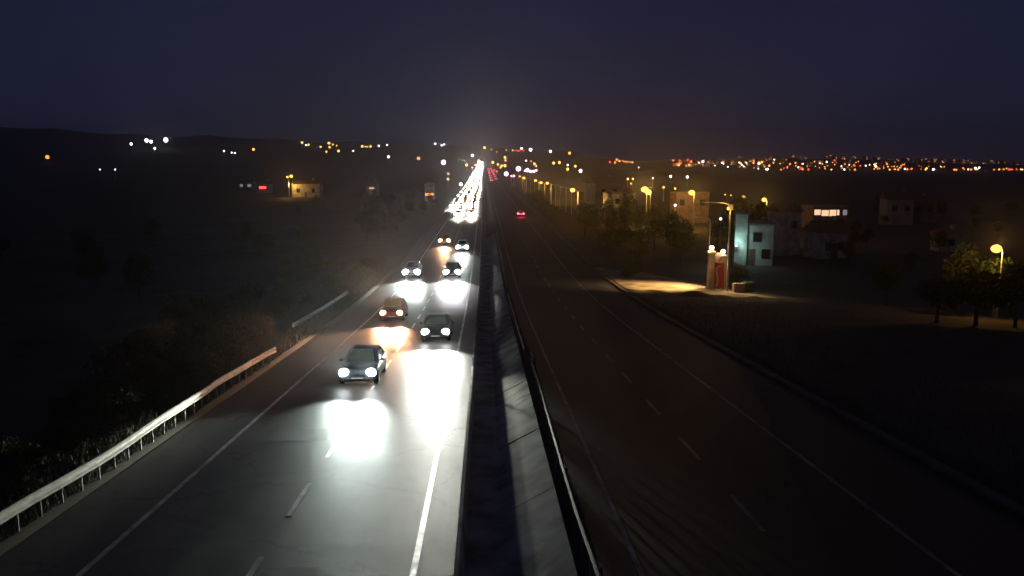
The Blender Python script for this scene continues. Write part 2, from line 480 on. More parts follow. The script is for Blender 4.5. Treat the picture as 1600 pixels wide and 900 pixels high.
# ------------------------------------------------------------------ cars
def ring_body(y, hw, zb, zt):
    h = zt - zb
    half = [(hw * 0.86, zb), (hw * 0.97, zb + h * 0.12), (hw, zb + h * 0.38), (hw, zb + h * 0.62), (hw * 0.965, zb + h * 0.85), (hw * 0.86, zt - 0.01), (hw * 0.45, zt + 0.02)]
    return [(x, y, z) for x, z in half] + [(-x, y, z) for x, z in reversed(half)]
CABIN = [(0.93, 1.05, 4.02, 0.83), (1.10, 1.40, 3.85, 0.79), (1.28, 1.78, 3.62, 0.72), (1.40, 2.08, 3.38, 0.65), (1.455, 2.35, 3.10, 0.55)]
def cab(z, boost=0.0):
    i = 0
    while i < len(CABIN) - 2 and z > CABIN[i + 1][0]: i += 1
    a, c = CABIN[i], CABIN[i + 1]; t = (z - a[0]) / (c[0] - a[0])
    return [a[k] + (c[k] - a[k]) * t for k in (1, 2, 3)]
def ring_cab(z, y0, y1, hw):
    c = 0.10
    return [(-hw + c*1.6, y0, z), (hw - c*1.6, y0, z), (hw, y0 + c*2.2, z), (hw, y1 - c*1.6, z), (hw - c, y1, z), (-hw + c, y1, z), (-hw, y1 - c*1.6, z), (-hw, y0 + c*2.2, z)]
MESH = {}
def wheel_mesh():
    b = MB(); pr = [(-0.10, 0.20), (-0.11, 0.29), (-0.08, 0.325), (0.08, 0.325), (0.11, 0.29), (0.10, 0.20)]
    b.loft([[(o, r*math.cos(2*math.pi*k/18), r*math.sin(2*math.pi*k/18)) for k in range(18)] for o, r in pr])
    MESH['tyre'] = b.mesh('wheel', M['tyre'], True)
    b = MB(); b.loft([[(o, r*math.cos(2*math.pi*k/14), r*math.sin(2*math.pi*k/14)) for k in range(14)] for o, r in ((-0.112, 0.19), (-0.118, 0.16), (-0.10, 0.13), (0.10, 0.13), (0.118, 0.16), (0.112, 0.19))])
    MESH['rim'] = b.mesh('rim', M['rim'])
wheel_mesh()
def make_car(label, paint, head, loc, rz=0.0, group=None, sc=(1, 1, 1), tail='tail_off', big=1.0):
    t = thing('car', label, 'car', loc, rz, group); t.scale = sc
    b = MB()
    st = [(0.0, .66, .36, .56), (.05, .76, .28, .66), (.16, .82, .22, .74), (.45, .865, .20, .82), (1.0, .885, .20, .89), (1.5, .89, .20, .93),
          (3.3, .89, .20, .96), (3.9, .875, .22, .96), (4.18, .84, .28, .93), (4.27, .78, .36, .84), (4.30, .70, .42, .74)]
    b.loft([ring_body(*s) for s in st]); b.build('body', PAINT[paint], t, True)
    b = MB(); b.loft([ring_cab(*c) for c in CABIN]); b.build('cabin', PAINT[paint], t)
    def band(name, z0, z1, kind):
        b = MB(); e = 0.014
        (a0, a1, ah), (c0, c1, ch) = cab(z0), cab(z1)
        if kind == 'front':
            q = [(-ah+.18, a0-e, z0+e), (ah-.18, a0-e, z0+e), (ch-.18, c0-e, z1+e), (-ch+.18, c0-e, z1+e)]
        elif kind == 'rear':
            q = [(ah-.14, a1+e, z0+e), (-ah+.14, a1+e, z0+e), (-ch+.14, c1+e, z1+e), (ch-.14, c1+e, z1+e)]
        else:
            s, p0, p1 = kind
            q = [(s*(ah+e), a0+.3+(a1-a0-.5)*p0, z0+e), (s*(ah+e), a0+.3+(a1-a0-.5)*p1, z0+e), (s*(ch+e), c0+.3+(c1-c0-.5)*p1, z1+e), (s*(ch+e), c0+.3+(c1-c0-.5)*p0, z1+e)]
        n = (Vector(q[1]) - Vector(q[0])).cross(Vector(q[3]) - Vector(q[0])).normalized() * 0.02
        b.add([tuple(Vector(p) - n) for p in q] + q, [(0,3,2,1),(4,5,6,7),(0,1,5,4),(1,2,6,5),(2,3,7,6),(3,0,4,7)])
        b.build(name, M['glass'], t)
    band('windscreen', 1.0, 1.39, 'front'); band('rear_window', 1.02, 1.37, 'rear')
    for s in (-1, 1):
        band('side_window', 0.99, 1.37, (s, 0.04, 0.47)); band('side_window', 0.99, 1.37, (s, 0.52, 0.96))
        b = MB(); b.ball((s*0.62, 0.085, 0.635), 0.225 * big, 0.13, 0.185 * big, 16, 10); b.build('headlight', M[head], t, True)
        b = MB(); b.ball((s*0.66, 4.24, 0.78), 0.15, 0.08, 0.09, 10, 6); b.build('tail_light', M[tail], t, True)
        b = MB(); b.ball((s*0.99, 1.52, 1.0), 0.10, 0.07, 0.07, 10, 6); b.tube([(s*0.85, 1.55, 0.96), (s*0.93, 1.53, 0.985)], 0.025); b.build('mirror', PAINT[paint], t, True)
        for y in (0.80, 3.45):
            w = link('wheel', MESH['tyre'], t, (s*0.79, y, 0.325)); link('rim', MESH['rim'], w)
    b = MB()
    for k in range(4): b.box(-0.36, 0.36, -0.012, 0.06, 0.44 + k*0.035, 0.462 + k*0.035)
    b.box(-0.38, 0.38, 0.01, 0.07, 0.425, 0.575); b.build('grille', M['trim'], t)
    b = MB(); b.loft([[(x, y, z) for x in (-.62, .62)] + [(x*.98, y + .12, z) for x in (.62, -.62)] for y, z in ((.05, .27), (.005, .31), (.005, .36))]); b.build('bumper_lip', M['trim'], t)
    b = MB(); b.box(-.26, .26, -.02, .0, .375, .42); b.build('number_plate', M['plate'], t)
    return t

COOL, WARM, HALO = (0.86, 1.0, 0.92), (1.0, 0.80, 0.52), (1.0, 0.52, 0.28)
def beams(car, col, power, down=6.0, two=True, cone=44, squash=0.30, wide=0.0, kerb=0, glare=0):
    for s in ((-1, 1) if two else (0,)):
        p = Vector((s * 0.62, -0.10, 0.64))
        tgt = p + Vector((s * wide, -10, -10 * math.tan(R(down))))
        lamp('SPOT', 'headlight_beam', p, col, power * (1 if two else 2), car, tgt, 0.09, R(cone), 0.9, squash)
        lamp('POINT', 'added_lens_bloom', p + Vector((0, -0.30, 0)), col, 14, car, radius=0.12)  # added point light, imitates bloom round the lens
        if glare:
            aim = Vector((-3.0, 0, 10.5)) - Vector(car.location)
            lamp('SPOT', 'added_halo_spot', p + Vector((0, -.05, 0)), col, glare, car, p + aim.normalized() * 10, 0.1, R(max(7, 22 * 36 / car.location.y)), 1.0)  # added spot aimed at the bridge, only makes a halo in the haze
    if kerb:
        lamp('SPOT', 'kerb_beam', (-0.62, -0.10, 0.66), col, kerb, car, (-6.0 if car.location.y < 40 else -4.6, -10, .95), 0.09, R(50), 0.9, 0.36)

near = [
    ('slate grey car straddling the lane line, nearest of the oncoming traffic', 0, 'g_head', -5.9, 36.0, (1, 1, 1), COOL, 3600),
    ('dark car with cold white headlights in the inner lane, second nearest', 1, 'g_head', -3.1, 49.0, (1.02, 1, 1.04), (0.97, 1.0, 0.88), 9500),
    ('maroon car with reddish yellow headlights in the outer lane', 3, 'g_heado', -7.0, 59.0, (1, 1, 1.05), HALO, 5200),
    ('car with white headlights near the left edge line, ahead of the maroon car', 2, 'g_head', -8.4, 91.0, (1.07, 1.05, 1.18), COOL, 12000),
    ('car with pinkish white headlights in the inner lane above the lit band', 1, 'g_head', -3.75, 91.0, (1.05, 1, 1.1), (1, .95, .97), 14000),
    ('car with orange headlights in the outer lane behind the white pairs', 3, 'g_heado', -6.6, 131.0, (1.05, 1, 1.15), HALO, 6000),
    ('car with white headlights in the inner lane just ahead of the far queue', 4, 'g_head', -3.4, 121.0, (1, 1, 1.05), COOL, 6000),
]
for label, paint, head, x, y, sc, col, pw in near:
    slope = math.atan((zr(y + 4) - zr(y)) / 4)
    c = make_car(label, paint, head, (x, y, zr(y) + crown(x)), 0, 'oncoming cars on the left carriageway', sc, big=1.5 if y > 80 else 1.08)  # farther cars get a wider lens, bloom put into its shape
    c.rotation_euler = (slope, 0, 0)
    beams(c, col, pw, two=y < 100, down=5.7 if y == 49 else 6.8, cone=50 if y == 49 else 44, glare={36.0: 6500, 49.0: 11000, 59.0: 11000}.get(y, 2600), kerb={36.0: 11000, 59.0: 26000, 91.0: 9000 if x < -8 else 0}.get(y, 0))

random.seed(5)
queue = []
for lane, x0, start in ((0, -6.8, 206), (1, -3.3, 207), (2, -9.6, 246)):  # third file, on the shoulder, added to widen the band of light
    y = start
    while y < 1450:
        queue.append((x0 + random.uniform(-.4, .4), y)); y += random.uniform(7.5, 12) + y * 0.010
HEADS = ['g_head', 'g_headw', 'g_head', 'g_heado', 'g_headw']
protos = []
def far_car(head, paint):
    t = thing('car', 'headlights of a car in the long dazzling queue far down the left carriageway', 'car', (0, 0, 0), 0, 'cars in the far queue')
    b = MB()
    b.loft([ring_body(*s) for s in [(0.0, .7, .3, .6), (.16, .82, .22, .74), (1.0, .885, .20, .89), (3.9, .875, .22, .96), (4.30, .74, .4, .8)]])
    b.loft([ring_cab(*c) for c in (CABIN[0], CABIN[2], CABIN[4])]); b.build('body', PAINT[paint], t)
    for s in (-1, 1):
        b = MB(); b.ball((s*0.62, 0.05, 0.64), 0.56, 0.14, 0.44, 10, 6); b.build('headlight', M[head], t)  # lenses drawn oversize so their glare merges into one band
    return t
for i, hd in enumerate(HEADS): protos.append(far_car(hd, i))
used = set()
for x, y in queue:
    k = random.randrange(len(protos)); loc = (x, y, zroad(y) + crown(x))
    if k not in used: used.add(k); c = protos[k]; c.location = loc
    else: c = dup(protos[k], loc)
    if y < 620 and y % 3 < 2:
        aim = Vector((-3.0, 0, 10.5)) - Vector(loc)
        lamp('SPOT', 'added_halo_spot', (0, -0.2, 0.66), (1, .80, .58) if k in (1, 3, 4) else (1, .96, .92), 2300 + y * 2.5, c, Vector((0, -.2, .66)) + aim.normalized() * 10, 0.3, R(5), 1.0)  # added spot toward the bridge, widens the queue's halo
    if y < 480:
        lamp('SPOT', 'headlight_beam', (0, -0.22, 0.66), (1, .86, .66) if k in (1, 3, 4) else (1, .97, .92), 34000 + y * 140, c, (0, -10, -0.25), 0.12, R(26), 0.9, 0.30)

# right carriageway: one car braking near the lamp row, then a queue of tail lights far ahead
def tail_car(loc, label, group, paint=1):
    t = thing('car', label, 'car', loc, 0, group)
    b = MB()
    b.loft([ring_body(y, h, a, c) for y, h, a, c in [(0.0, .74, .4, .8), (.3, .875, .22, .96), (3.3, .885, .20, .89), (4.1, .82, .22, .74), (4.3, .7, .3, .6)]])
    b.loft([ring_cab(z, 4.3 - y1, 4.3 - y0, h) for z, y0, y1, h in (CABIN[0], CABIN[2], CABIN[4])]); b.build('body', PAINT[paint], t)
    for s in (-1, 1):
        b = MB(); b.ball((s*0.66, 0.03, 0.78), 0.30, 0.08, 0.20, 10, 6); b.build('tail_light', M['g_tail'], t)
    b = MB(); b.add([(-.6, .1, 1.0), (.6, .1, 1.0), (.5, .62, 1.36), (-.5, .62, 1.36), (-.6, .13, .98), (.6, .13, .98), (.5, .66, 1.33), (-.5, .66, 1.33)],
                    [(0,1,2,3),(4,7,6,5),(0,4,5,1),(1,5,6,2),(2,6,7,3),(3,7,4,0)]); b.build('rear_window', M['glass'], t)
    return t
c = tail_car((9.3, 204, zr(204)), 'car with glowing red tail lights driving away on the right carriageway', None)
lamp('POINT', 'brake_glow', (0, -0.5, 0.8), (1, .06, .14), 260, c, radius=0.2)
lamp('SPOT', 'headlight_beam', (0, 4.45, 0.66), (1, .85, .6), 1200, c, (0, 14, -.5), 0.12, R(50), 0.9, 0.34)
tp = None; random.seed(9)
for i in range(16):
    y = 560 + i * 34 + random.uniform(-8, 8); loc = ((5.2, 8.7)[i % 2], y, zroad(y))
    if tp is None: tp = tail_car(loc, 'red tail lights of a car in the far line leaving on the right carriageway', 'tail lights far ahead', 1)
    else: dup(tp, loc)

# ------------------------------------------------------------------ plants
def leaf_cloud(lobes, n, size, seed, dens=0.55):
    rnd = random.Random(seed); b = MB()
    for _ in range(n):
        cx, cy, cz, rx, ry_, rz = lobes[rnd.randrange(len(lobes))]
        while True:
            p = Vector((rnd.uniform(-1, 1), rnd.uniform(-1, 1), rnd.uniform(-1, 1)))
            if dens < p.length < 1: break
        c = Vector((cx + p.x * rx, cy + p.y * ry_, cz + p.z * rz))
        u = Vector((rnd.gauss(0, 1), rnd.gauss(0, 1), rnd.gauss(0, 1))).normalized()
        w = u.cross(Vector((rnd.gauss(0, 1), rnd.gauss(0, 1), rnd.gauss(0, 1)))).normalized()
        s = size * rnd.uniform(0.6, 1.4)
        b.add([c - u*s, c - w*s*0.55, c + u*s, c + w*s*0.55], [(0, 1, 2, 3)])
    return b
def lobes_for(h, r, k, seed):
    rnd = random.Random(seed); out = []
    for i in range(k):
        a = 2 * math.pi * i / k + rnd.uniform(-.4, .4); q = r * rnd.uniform(.25, .62)
        out.append((q * math.cos(a), q * math.sin(a), h * rnd.uniform(.48, .84), r * rnd.uniform(.38, .6), r * rnd.uniform(.38, .6), h * rnd.uniform(.12, .22)))
    out.append((0, 0, h * .82, r * .45, r * .45, h * .18))
    return out
TREES = []
for i, (h, r, leaf) in enumerate(((6.0, 2.6, 'leaf_c'), (7.2, 2.4, 'leaf_a'), (5.0, 2.9, 'leaf_c'), (8.5, 2.2, 'leaf_a'))):
    lb = lobes_for(h, r, 8, 40 + i)
    cr_ = leaf_cloud(lb, 1900, 0.17, 60 + i).mesh('crown', M[leaf])
    b = MB(); b.tube([(0, 0, -.3), (.05, .02, h*.25), (-.04, .05, h*.55), (0, 0, h*.8)], [.2, .15, .10, .04])
    for lx, ly, lz, *_ in lb[:5]: b.tube([(0.02, 0.03, h*.3), (lx*.5, ly*.5, (h*.3+lz)*.52), (lx, ly, lz)], [.08, .055, .02], 6)
    TREES.append((cr_, b.mesh('trunk', M['bark'])))
SHRUBS = []
for i, (h, r, leaf) in enumerate(((1.5, 1.1, 'leaf_a'), (1.1, 1.2, 'leaf_b'), (2.1, 1.3, 'leaf_b'), (1.3, 0.9, 'leaf_a'), (1.7, 1.2, 'leaf_c'))):
    lb = [(x, y, z*0.75, a, b_, c) for x, y, z, a, b_, c in lobes_for(h, r, 6, 80 + i)]
    lb = [(x, y, z, a, b_, h*.28) for x, y, z, a, b_, c in lb] + [(0, 0, h*.35, r*.7, r*.7, h*.33)]
    cr_ = leaf_cloud(lb, 3200, 0.045, 90 + i, 0.2).mesh('foliage', M[leaf])
    b = MB(); rnd = random.Random(i)
    for k in range(7):
        a = k * .9; b.tube([(0, 0, -.1), (.3*r*math.cos(a), .3*r*math.sin(a), h*.4), (.6*r*math.cos(a), .6*r*math.sin(a), h*.78)], [.025, .018, .008], 5)
    SHRUBS.append((cr_, b.mesh('stem', M['bark'])))
def plant(kind, var, x, y, sc, label, group, cat):
    t = thing(kind, label, cat, (x, y, T(x, y) - 0.03), random.uniform(0, 6.28), group); t.scale = (sc, sc, sc * random.uniform(.85, 1.15))
    me = (TREES if kind == 'tree' else SHRUBS)[var]
    link('crown' if kind == 'tree' else 'foliage', me[0], t); link('trunk' if kind == 'tree' else 'stem', me[1], t)
    return t
def nth(i):
    one = ['first', 'second', 'third', 'fourth', 'fifth', 'sixth', 'seventh', 'eighth', 'ninth', 'tenth', 'eleventh', 'twelfth', 'thirteenth',
           'fourteenth', 'fifteenth', 'sixteenth', 'seventeenth', 'eighteenth', 'nineteenth']
    if i < 19: return one[i]
    t = i + 1
    return ('twentieth', 'thirtieth', 'fortieth')[t // 10 - 2] if t % 10 == 0 else ('twenty', 'thirty', 'forty')[t // 10 - 2] + '-' + one[t % 10 - 1]
KIND_S = ('olive', 'dry brown', 'tall dry brown', 'small olive', 'dark green')
random.seed(21)
for i in range(34):                                    # behind the near rail
    y = 17 + i * 0.86 + random.uniform(-.5, .5); x = -13.3 - random.uniform(0, 2.2) - (0.7 if i % 3 == 0 else 0)
    v = random.choice((0, 1, 3, 0, 4)) if y < 33 else random.choice((1, 2, 2, 1))
    plant('shrub', v, x, y, random.uniform(.6, .9) if y < 30 else random.uniform(.85, 1.3), KIND_S[v] + ' shrub behind the near left guard rail, %s from the near end' % nth(i), 'shrubs behind the near guard rail', 'shrub')
for i in range(34):
    y = 38.5 + i * 1.85 + random.uniform(-.6, .6); x = -13.4 - random.uniform(0, 9)
    plant('shrub', random.choice((1, 2, 2, 4)), x, y, random.uniform(.9, 1.6), 'brown scrub bush on the left verge past the rail end, %s from the near end' % nth(i), 'scrub on the left verge', 'shrub')
spots = []
for i in range(26):
    y = random.uniform(105, 330); spots.append((-14.5 - random.uniform(0, 30) * (y / 160), y))
for i, (x, y) in enumerate(sorted(spots, key=lambda q: q[0] / q[1])):
    plant('tree', random.randrange(4), x, y, random.uniform(.45, .85), 'dark tree in the unlit field left of the road, %s from the left' % nth(i), 'dark trees left of the road', 'tree')
spots = []
for i in range(12):
    y = random.uniform(45, 150); spots.append((-26 - random.uniform(0, 70), y))
for i, (x, y) in enumerate(sorted(spots, key=lambda q: q[0] / q[1])):
    plant('tree', random.randrange(4), x, y, random.uniform(.4, .7), 'black scattered tree far out in the dark left field, %s from the left' % nth(i), 'trees in the dark left field', 'tree')
spots = []
for i in range(46):
    y = random.uniform(101, 165); x = 17.5 + random.uniform(0, 30) * (y / 130)
    if abs(x / y - 0.272) < 0.02: continue
    spots.append((x, y))
for i, (x, y) in enumerate(sorted(spots, key=lambda q: q[0] / q[1])):
    plant('tree', random.randrange(4), x, y, random.uniform(.65, .95), 'dark leafy tree of the clump behind the lit lay-by, %s from the left' % nth(i), 'trees behind the lay-by', 'tree')
spots = []
for i in range(40):
    y = random.uniform(55, 230); x = y * random.uniform(.42, .74) + 4
    if abs(x - 38) < 5 and y < 62: continue
    if y > 62 and y < 150 and 0.29 < x / y < 0.46: continue
    spots.append((x, y))
for i, (x, y) in enumerate(sorted(spots, key=lambda q: q[0] / q[1])):
    plant('tree', random.randrange(4), x, y, random.uniform(.35, .62), 'black tree among the unlit gardens on the right, %s from the left' % nth(i), 'trees in the dark gardens on the right', 'tree')
for i in range(10):
    y = random.uniform(210, 330); y = 208 + i * 13; x = 12.5 + (y - 200) * .02 + random.uniform(3, 7)
    plant('shrub', random.choice((0, 1, 2)), x, y, random.uniform(1.4, 2.1), 'amber lit bush under the street lamp row, %s from the near end' % nth(i), 'bushes under the lamp row', 'shrub')
for x, y, v, s_, lb in ((16.6, 91, 0, 1.1, 'yellow green bush at the left end of the lit lay-by'), (18.0, 94.5, 3, 1.3, 'second lit bush just right of the yellow green one'),
                       (27.0, 84.5, 2, 1.5, 'orange lit bush under the pale house by the crates'), (25.9, 84.0, 1, 1.3, 'small brown bush behind the tall street lamp')):
    plant('shrub', v, x, y, s_, lb, None, 'shrub')
for i in range(4):
    y = random.uniform(60.5, 63.5); x = 36.3 + i * 1.5
    plant('tree', random.randrange(4), x, y - 1.5, random.uniform(.5, .8), 'amber lit tree behind the lone right lamp, %s from the left' % nth(i), 'trees round the lone lamp', 'tree')

for x, y, v, sc_ in ((34.2, 53.6, 2, .86), (36.6, 53.0, 0, .68), (32.0, 54.6, 2, .72)):
    plant('tree', v, x, y, sc_, {34.2: 'dark tree crown hiding the foot of the lone lamp', 36.6: 'dark tree just right of the lone lamp foot', 32.0: 'dark tree just left of the lone lamp foot'}[x], 'trees before the lone lamp', 'tree')
rnd = random.Random(2); b = MB()
for _ in range(42000):
    y = 6 + 110 * rnd.random() ** 1.6; q = rnd.random()
    if q < 0.62: x = -11.7 - 4.5 * rnd.random() ** 1.3
    elif q < 0.90: x = 14.6 + 9 * rnd.random() ** 1.5
    else: x = 2.08 + .45 * rnd.random()
    if q > .9 and math.sin(y * .7) + math.sin(y * .31) < .5: continue
    if 14 < x < 30 and y > 71: continue
    z = (zr(y) - .1 if q >= .9 else T(x, y) - 0.03); h = rnd.uniform(.10, .55) * (1.5 if q < .62 and x < -12.3 else 1); a = rnd.uniform(0, 6.28); w = .014
    dx, dy = math.cos(a), math.sin(a)
    b.add([(x - dy*w, y + dx*w, z), (x + dy*w, y - dx*w, z), (x + dx*h*.35, y + dy*h*.35, z + h)], [(0, 1, 2)])
tag(b.build('grass', M['grass']), 'tufts of dry grass along the road verges', 'grass', kind='stuff')

# ------------------------------------------------------------------ lamps
SODIUM = (1.0, 0.52, 0.10)
def street_lamp(x, y, h, label, glowm='g_gold', group=None, arm=(-1.4, 0), power=0, r=0.17, size=1.0, col=SODIUM, spot=None, lit=True, zb=None, glare=0):
    zb = T(x, y) if zb is None else zb
    t = thing('street_lamp', label, 'street lamp', (x, y, zb), 0, group)
    b = MB(); b.tube([(0, 0, -.3), (0, 0, .6), (0, 0, h)], [.11*size, .10*size, .06*size]); b.build('pole', M['pole'], t)
    ax, ay = arm
    b = MB(); b.tube([(0, 0, h), (ax*.3, ay*.3, h + .22), (ax, ay, h + .30)], [.05*size, .045*size, .04*size], 6); b.build('arm', M['pole'], t)
    hx, hy, hz = ax*1.12, ay*1.12, h + .30
    b = MB(); b.ball((hx, hy, hz + .03), .30*size, .18*size, .09*size); hd = b.build('lamp_head', M['pole'], t)
    if lit:
        b = MB(); b.ball((hx, hy, hz - .10), r*1.25, r*1.25, r); b.build('bulb', M[glowm], hd)
        if power:
            if spot: lamp('SPOT', 'lamp_light', (hx, hy, hz - .12 - r), col, power, t, Vector((hx, hy, hz)) + Vector(spot[0]), .15, R(spot[1]), .8)
            else: lamp('POINT', 'lamp_light', (hx, hy, hz - .14 - r), col, power, t, radius=.15)
    if lit and glare:
        p = Vector((hx, hy, hz - .12)); aim = Vector((0, 0, 13)) - (Vector((x, y, zb)) + p)
        lamp('SPOT', 'added_lamp_halo', p + aim.normalized() * (r * 1.3), col, glare, t, p + aim.normalized() * 10, .2, R(14), 1.0)  # added spot toward the bridge, draws the lamp's halo in the haze
    return t

# the row beside the right carriageway
row = [(903, 198, True), (913, 193, False), (893, 211, False), (884, 224, False), (875, 239, False), (868, 254, False), (861, 270, True), (851, 292, True),
       (842, 316, True), (835, 342, False), (829, 368, False), (822, 400, True), (816, 440, True)]
for i, (px, y, lit) in enumerate(row):
    x = bearing_x(px, y)
    lb = ('bright amber street lamp nearest in the row beside the right carriageway' if i == 0 else
          'unlit pole just right of the brightest lamp in the row' if i == 1 else
          'lit amber lamp farther along the row beside the right carriageway' if lit else
          'unlit amber tinted pole in the row beside the right carriageway')
    street_lamp(x, y, 6.7, lb, 'g_gold', 'lamp row beside the right carriageway', (-1.2, 0), 10000 if lit else 0, 0.48 if i == 0 else 0.40, 1.25, lit=lit, spot=((.6, .1, -1), 100), glare=15000 if i == 0 else 3200)

# amber lamps over the town on the right: px, py, distance, bulb radius widened to stand for bloom, power, label
for px, py, y, r, pw, lb in (
    (1007, 296, 172, .60, 1700, 'large double amber lamp above the trees left of the pink wall'),
    (1013, 300, 170, .52, 1100, 'lower right globe of the double amber lamp above the trees'),
    (1081, 301, 165, .52, 2400, 'amber lamp on a pole before the pink wall'),
    (1194, 312, 142, .36, 900, 'amber lamp on a short pole above the pale house'),
    (1162, 307, 205, .24, 250, 'small white amber lamp on a pole left of the amber one above the pale house'),
    (1557, 388, 58, .30, 420, 'lone yellow lamp among the trees at the right edge'),
    (1133, 304, 230, .18, 0, 'faint small lamp above the arm of the tall street lamp'),
    (1142, 305, 235, .18, 0, 'faint small lamp just right of another above the tall street lamp')):
    d = ray(px, py); x = d.x * y; zt = EYE + d.z * y; h = zt - T(x, y)
    street_lamp(x + .5, y, max(2.5, h - .2), lb, 'g_gold', None, (-.45, 0), pw, r, .8, glare=pw * 4.5)

# tall lamp and its neighbour by the lay-by; arms reach left over the road
tall = street_lamp(24.6, 79.5, 8.7, 'tall yellow lit street lamp with a long arm beside the gate pillars', 'g_gold', None, (-2.3, 0), 0, .10, 1.3, lit=False)
b = MB(); b.box(-.22, .22, -.18, .18, 8.2, 8.75); bx = b.build('lantern', M['pole'], tall)
b = MB(); b.ball((-.28, -.12, 8.35), .12, .12, .16); b.build('bulb', M['g_gold'], bx)
lamp('POINT', 'lamp_light', (-.55, -.5, 8.1), SODIUM, 90, tall, radius=.1)
lamp('SPOT', 'lamp_light', (-.5, .2, 8.3), (1, .58, .20), 10000, tall, (-6.0, 2.6, 0.0), .15, R(58), .8)
street_lamp(23.6, 83, 7.0, 'thinner street lamp with a short arm behind the left gate pillar', 'g_gold', None, (-1.3, 0), 0, .1, .8, lit=False)

# gate: two cream pillars with globe lamps, a plank fence between, a red board
def pillar(x, y, h, label):
    t = thing('gate_pillar', label, 'pillar', (x, y, T(x, y)), 0, 'pillars of the lit gate')
    b = MB(); b.box(-.30, .30, -.30, .30, -.2, h - .25); b.build('shaft', M['cream'], t)
    b = MB(); b.box(-.38, .38, -.38, .38, h - .25, h - .12); b.box(-.32, .32, -.32, .32, h - .12, h - .05); b.build('cap', M['cream'], t)
    b = MB(); b.tube([(0, 0, h - .05), (0, 0, h + .1)], .06); b.ball((0, 0, h + .28), .24, .24, .22, 14, 9); b.build('globe_lamp', M['g_warm'], t, True)
    lamp('POINT', 'lamp_light', (-.35, -.42, h + .3), (1, .76, .44), 60, t, radius=.2)
    lamp('SPOT', 'lamp_light', (.2, -.4, h + .2), (1, .68, .30), 900, t, (1.2, -3.2, 0), .2, R(80), .8)
    lamp('SPOT', 'lamp_light', (-.3, .1, h + .5), (1, .66, .30), 4600, t, (-4.5, 1.6, 0), .2, R(72), .8)
    return t
pillar(23.15, 80.5, 4.0, 'cream gate pillar with a globe lamp at its top, left of the red board')
pillar(24.55, 81.2, 3.6, 'cream gate pillar with a globe lamp, right of the red board')
t = thing('plank_fence', 'orange lit upright plank fence between the two gate pillars', 'fence', (23.55, 81.0, T(23.5, 81)))
for k in range(5):
    b = MB(); b.box(k*.15, k*.15 + .135, 0, .03, 0, 3.75 - .05*(k % 2)); b.build('plank', M['wood'], t)
b = MB(); b.box(-.1, .8, .031, .08, 1.0, 1.1); b.box(-.1, .8, .031, .08, 2.9, 3.0); b.build('cross_rail', M['wood'], t)
t = thing('advertising_board', 'red upright board with a pale curling stripe by the gate pillars', 'sign', (23.85, 79.9, T(23.8, 79.9)))
b = MB(); b.box(-.52, .52, -.03, .03, .22, 2.85); b.box(-.5, -.42, -.02, .02, -.2, .22); b.box(.42, .5, -.02, .02, -.2, .22); b.build('panel', M['red_board'], t)
b = MB(); pts = []
for k in range(15):
    a = R(60 + 155 * k / 14); pts.append((0.02 + .30*math.cos(a)*1.1, 2.05 + .42*math.sin(a)))
pts += [(-.22, 1.45), (-.14, 1.15), (-.12, .85), (-.20, .55), (-.3, .4)]
for (x0, z0), (x1, z1) in zip(pts, pts[1:]):
    t_ = Vector((x1 - x0, 0, z1 - z0)).normalized(); nn = Vector((-t_.z, 0, t_.x)) * .06
    b.add([(x0 - nn.x, -.036, z0 - nn.z), (x1 - nn.x, -.036, z1 - nn.z), (x1 + nn.x, -.036, z1 + nn.z), (x0 + nn.x, -.036, z0 + nn.z)], [(0, 1, 2, 3)])
b.build('stripe', M['white_board'], t)

def crate(x, y, w, d, h, label):
    t = thing('crate', label, 'crate', (x, y, T(x, y)))
    n = 5
    for k in range(n):
        b = MB(); b.box(-w/2 + k*w/n + .015, -w/2 + (k+1)*w/n - .015, -d/2, -d/2 + .03, .02, h); b.build('plank', M['crate'], t)
    b = MB(); b.box(-w/2, w/2, -d/2 + .031, d/2, .05, h - .03); b.build('box', M['crate'], t)
crate(25.45, 78.6, 1.05, .8, .95, 'weathered plank crate at the foot of the tall street lamp')
t = thing('waste_bin', 'dark lidded waste bin right of the plank crate', 'bin', (26.5, 78.7, T(26.5, 78.7)))
b = MB(); b.loft([[(-.42, -.38, .12), (.42, -.38, .12), (.42, .38, .12), (-.42, .38, .12)], [(-.55, -.48, .95), (.55, -.48, .95), (.55, .48, .95), (-.55, .48, .95)]]); b.build('tub', M['bin'], t)
b = MB(); b.loft([[(-.58, -.52, .952), (.58, -.52, .952), (.58, .52, .952), (-.58, .52, .952)], [(-.5, -.42, 1.08), (.5, -.42, 1.08), (.5, .42, 1.08), (-.5, .42, 1.08)]]); b.build('lid', M['bin'], t)
for sx in (-.3, .3):
    b = MB(); b.tube([(sx - .04, .2, .11), (sx + .04, .2, .11)], .11, 10); b.build('wheel', M['tyre'], t)

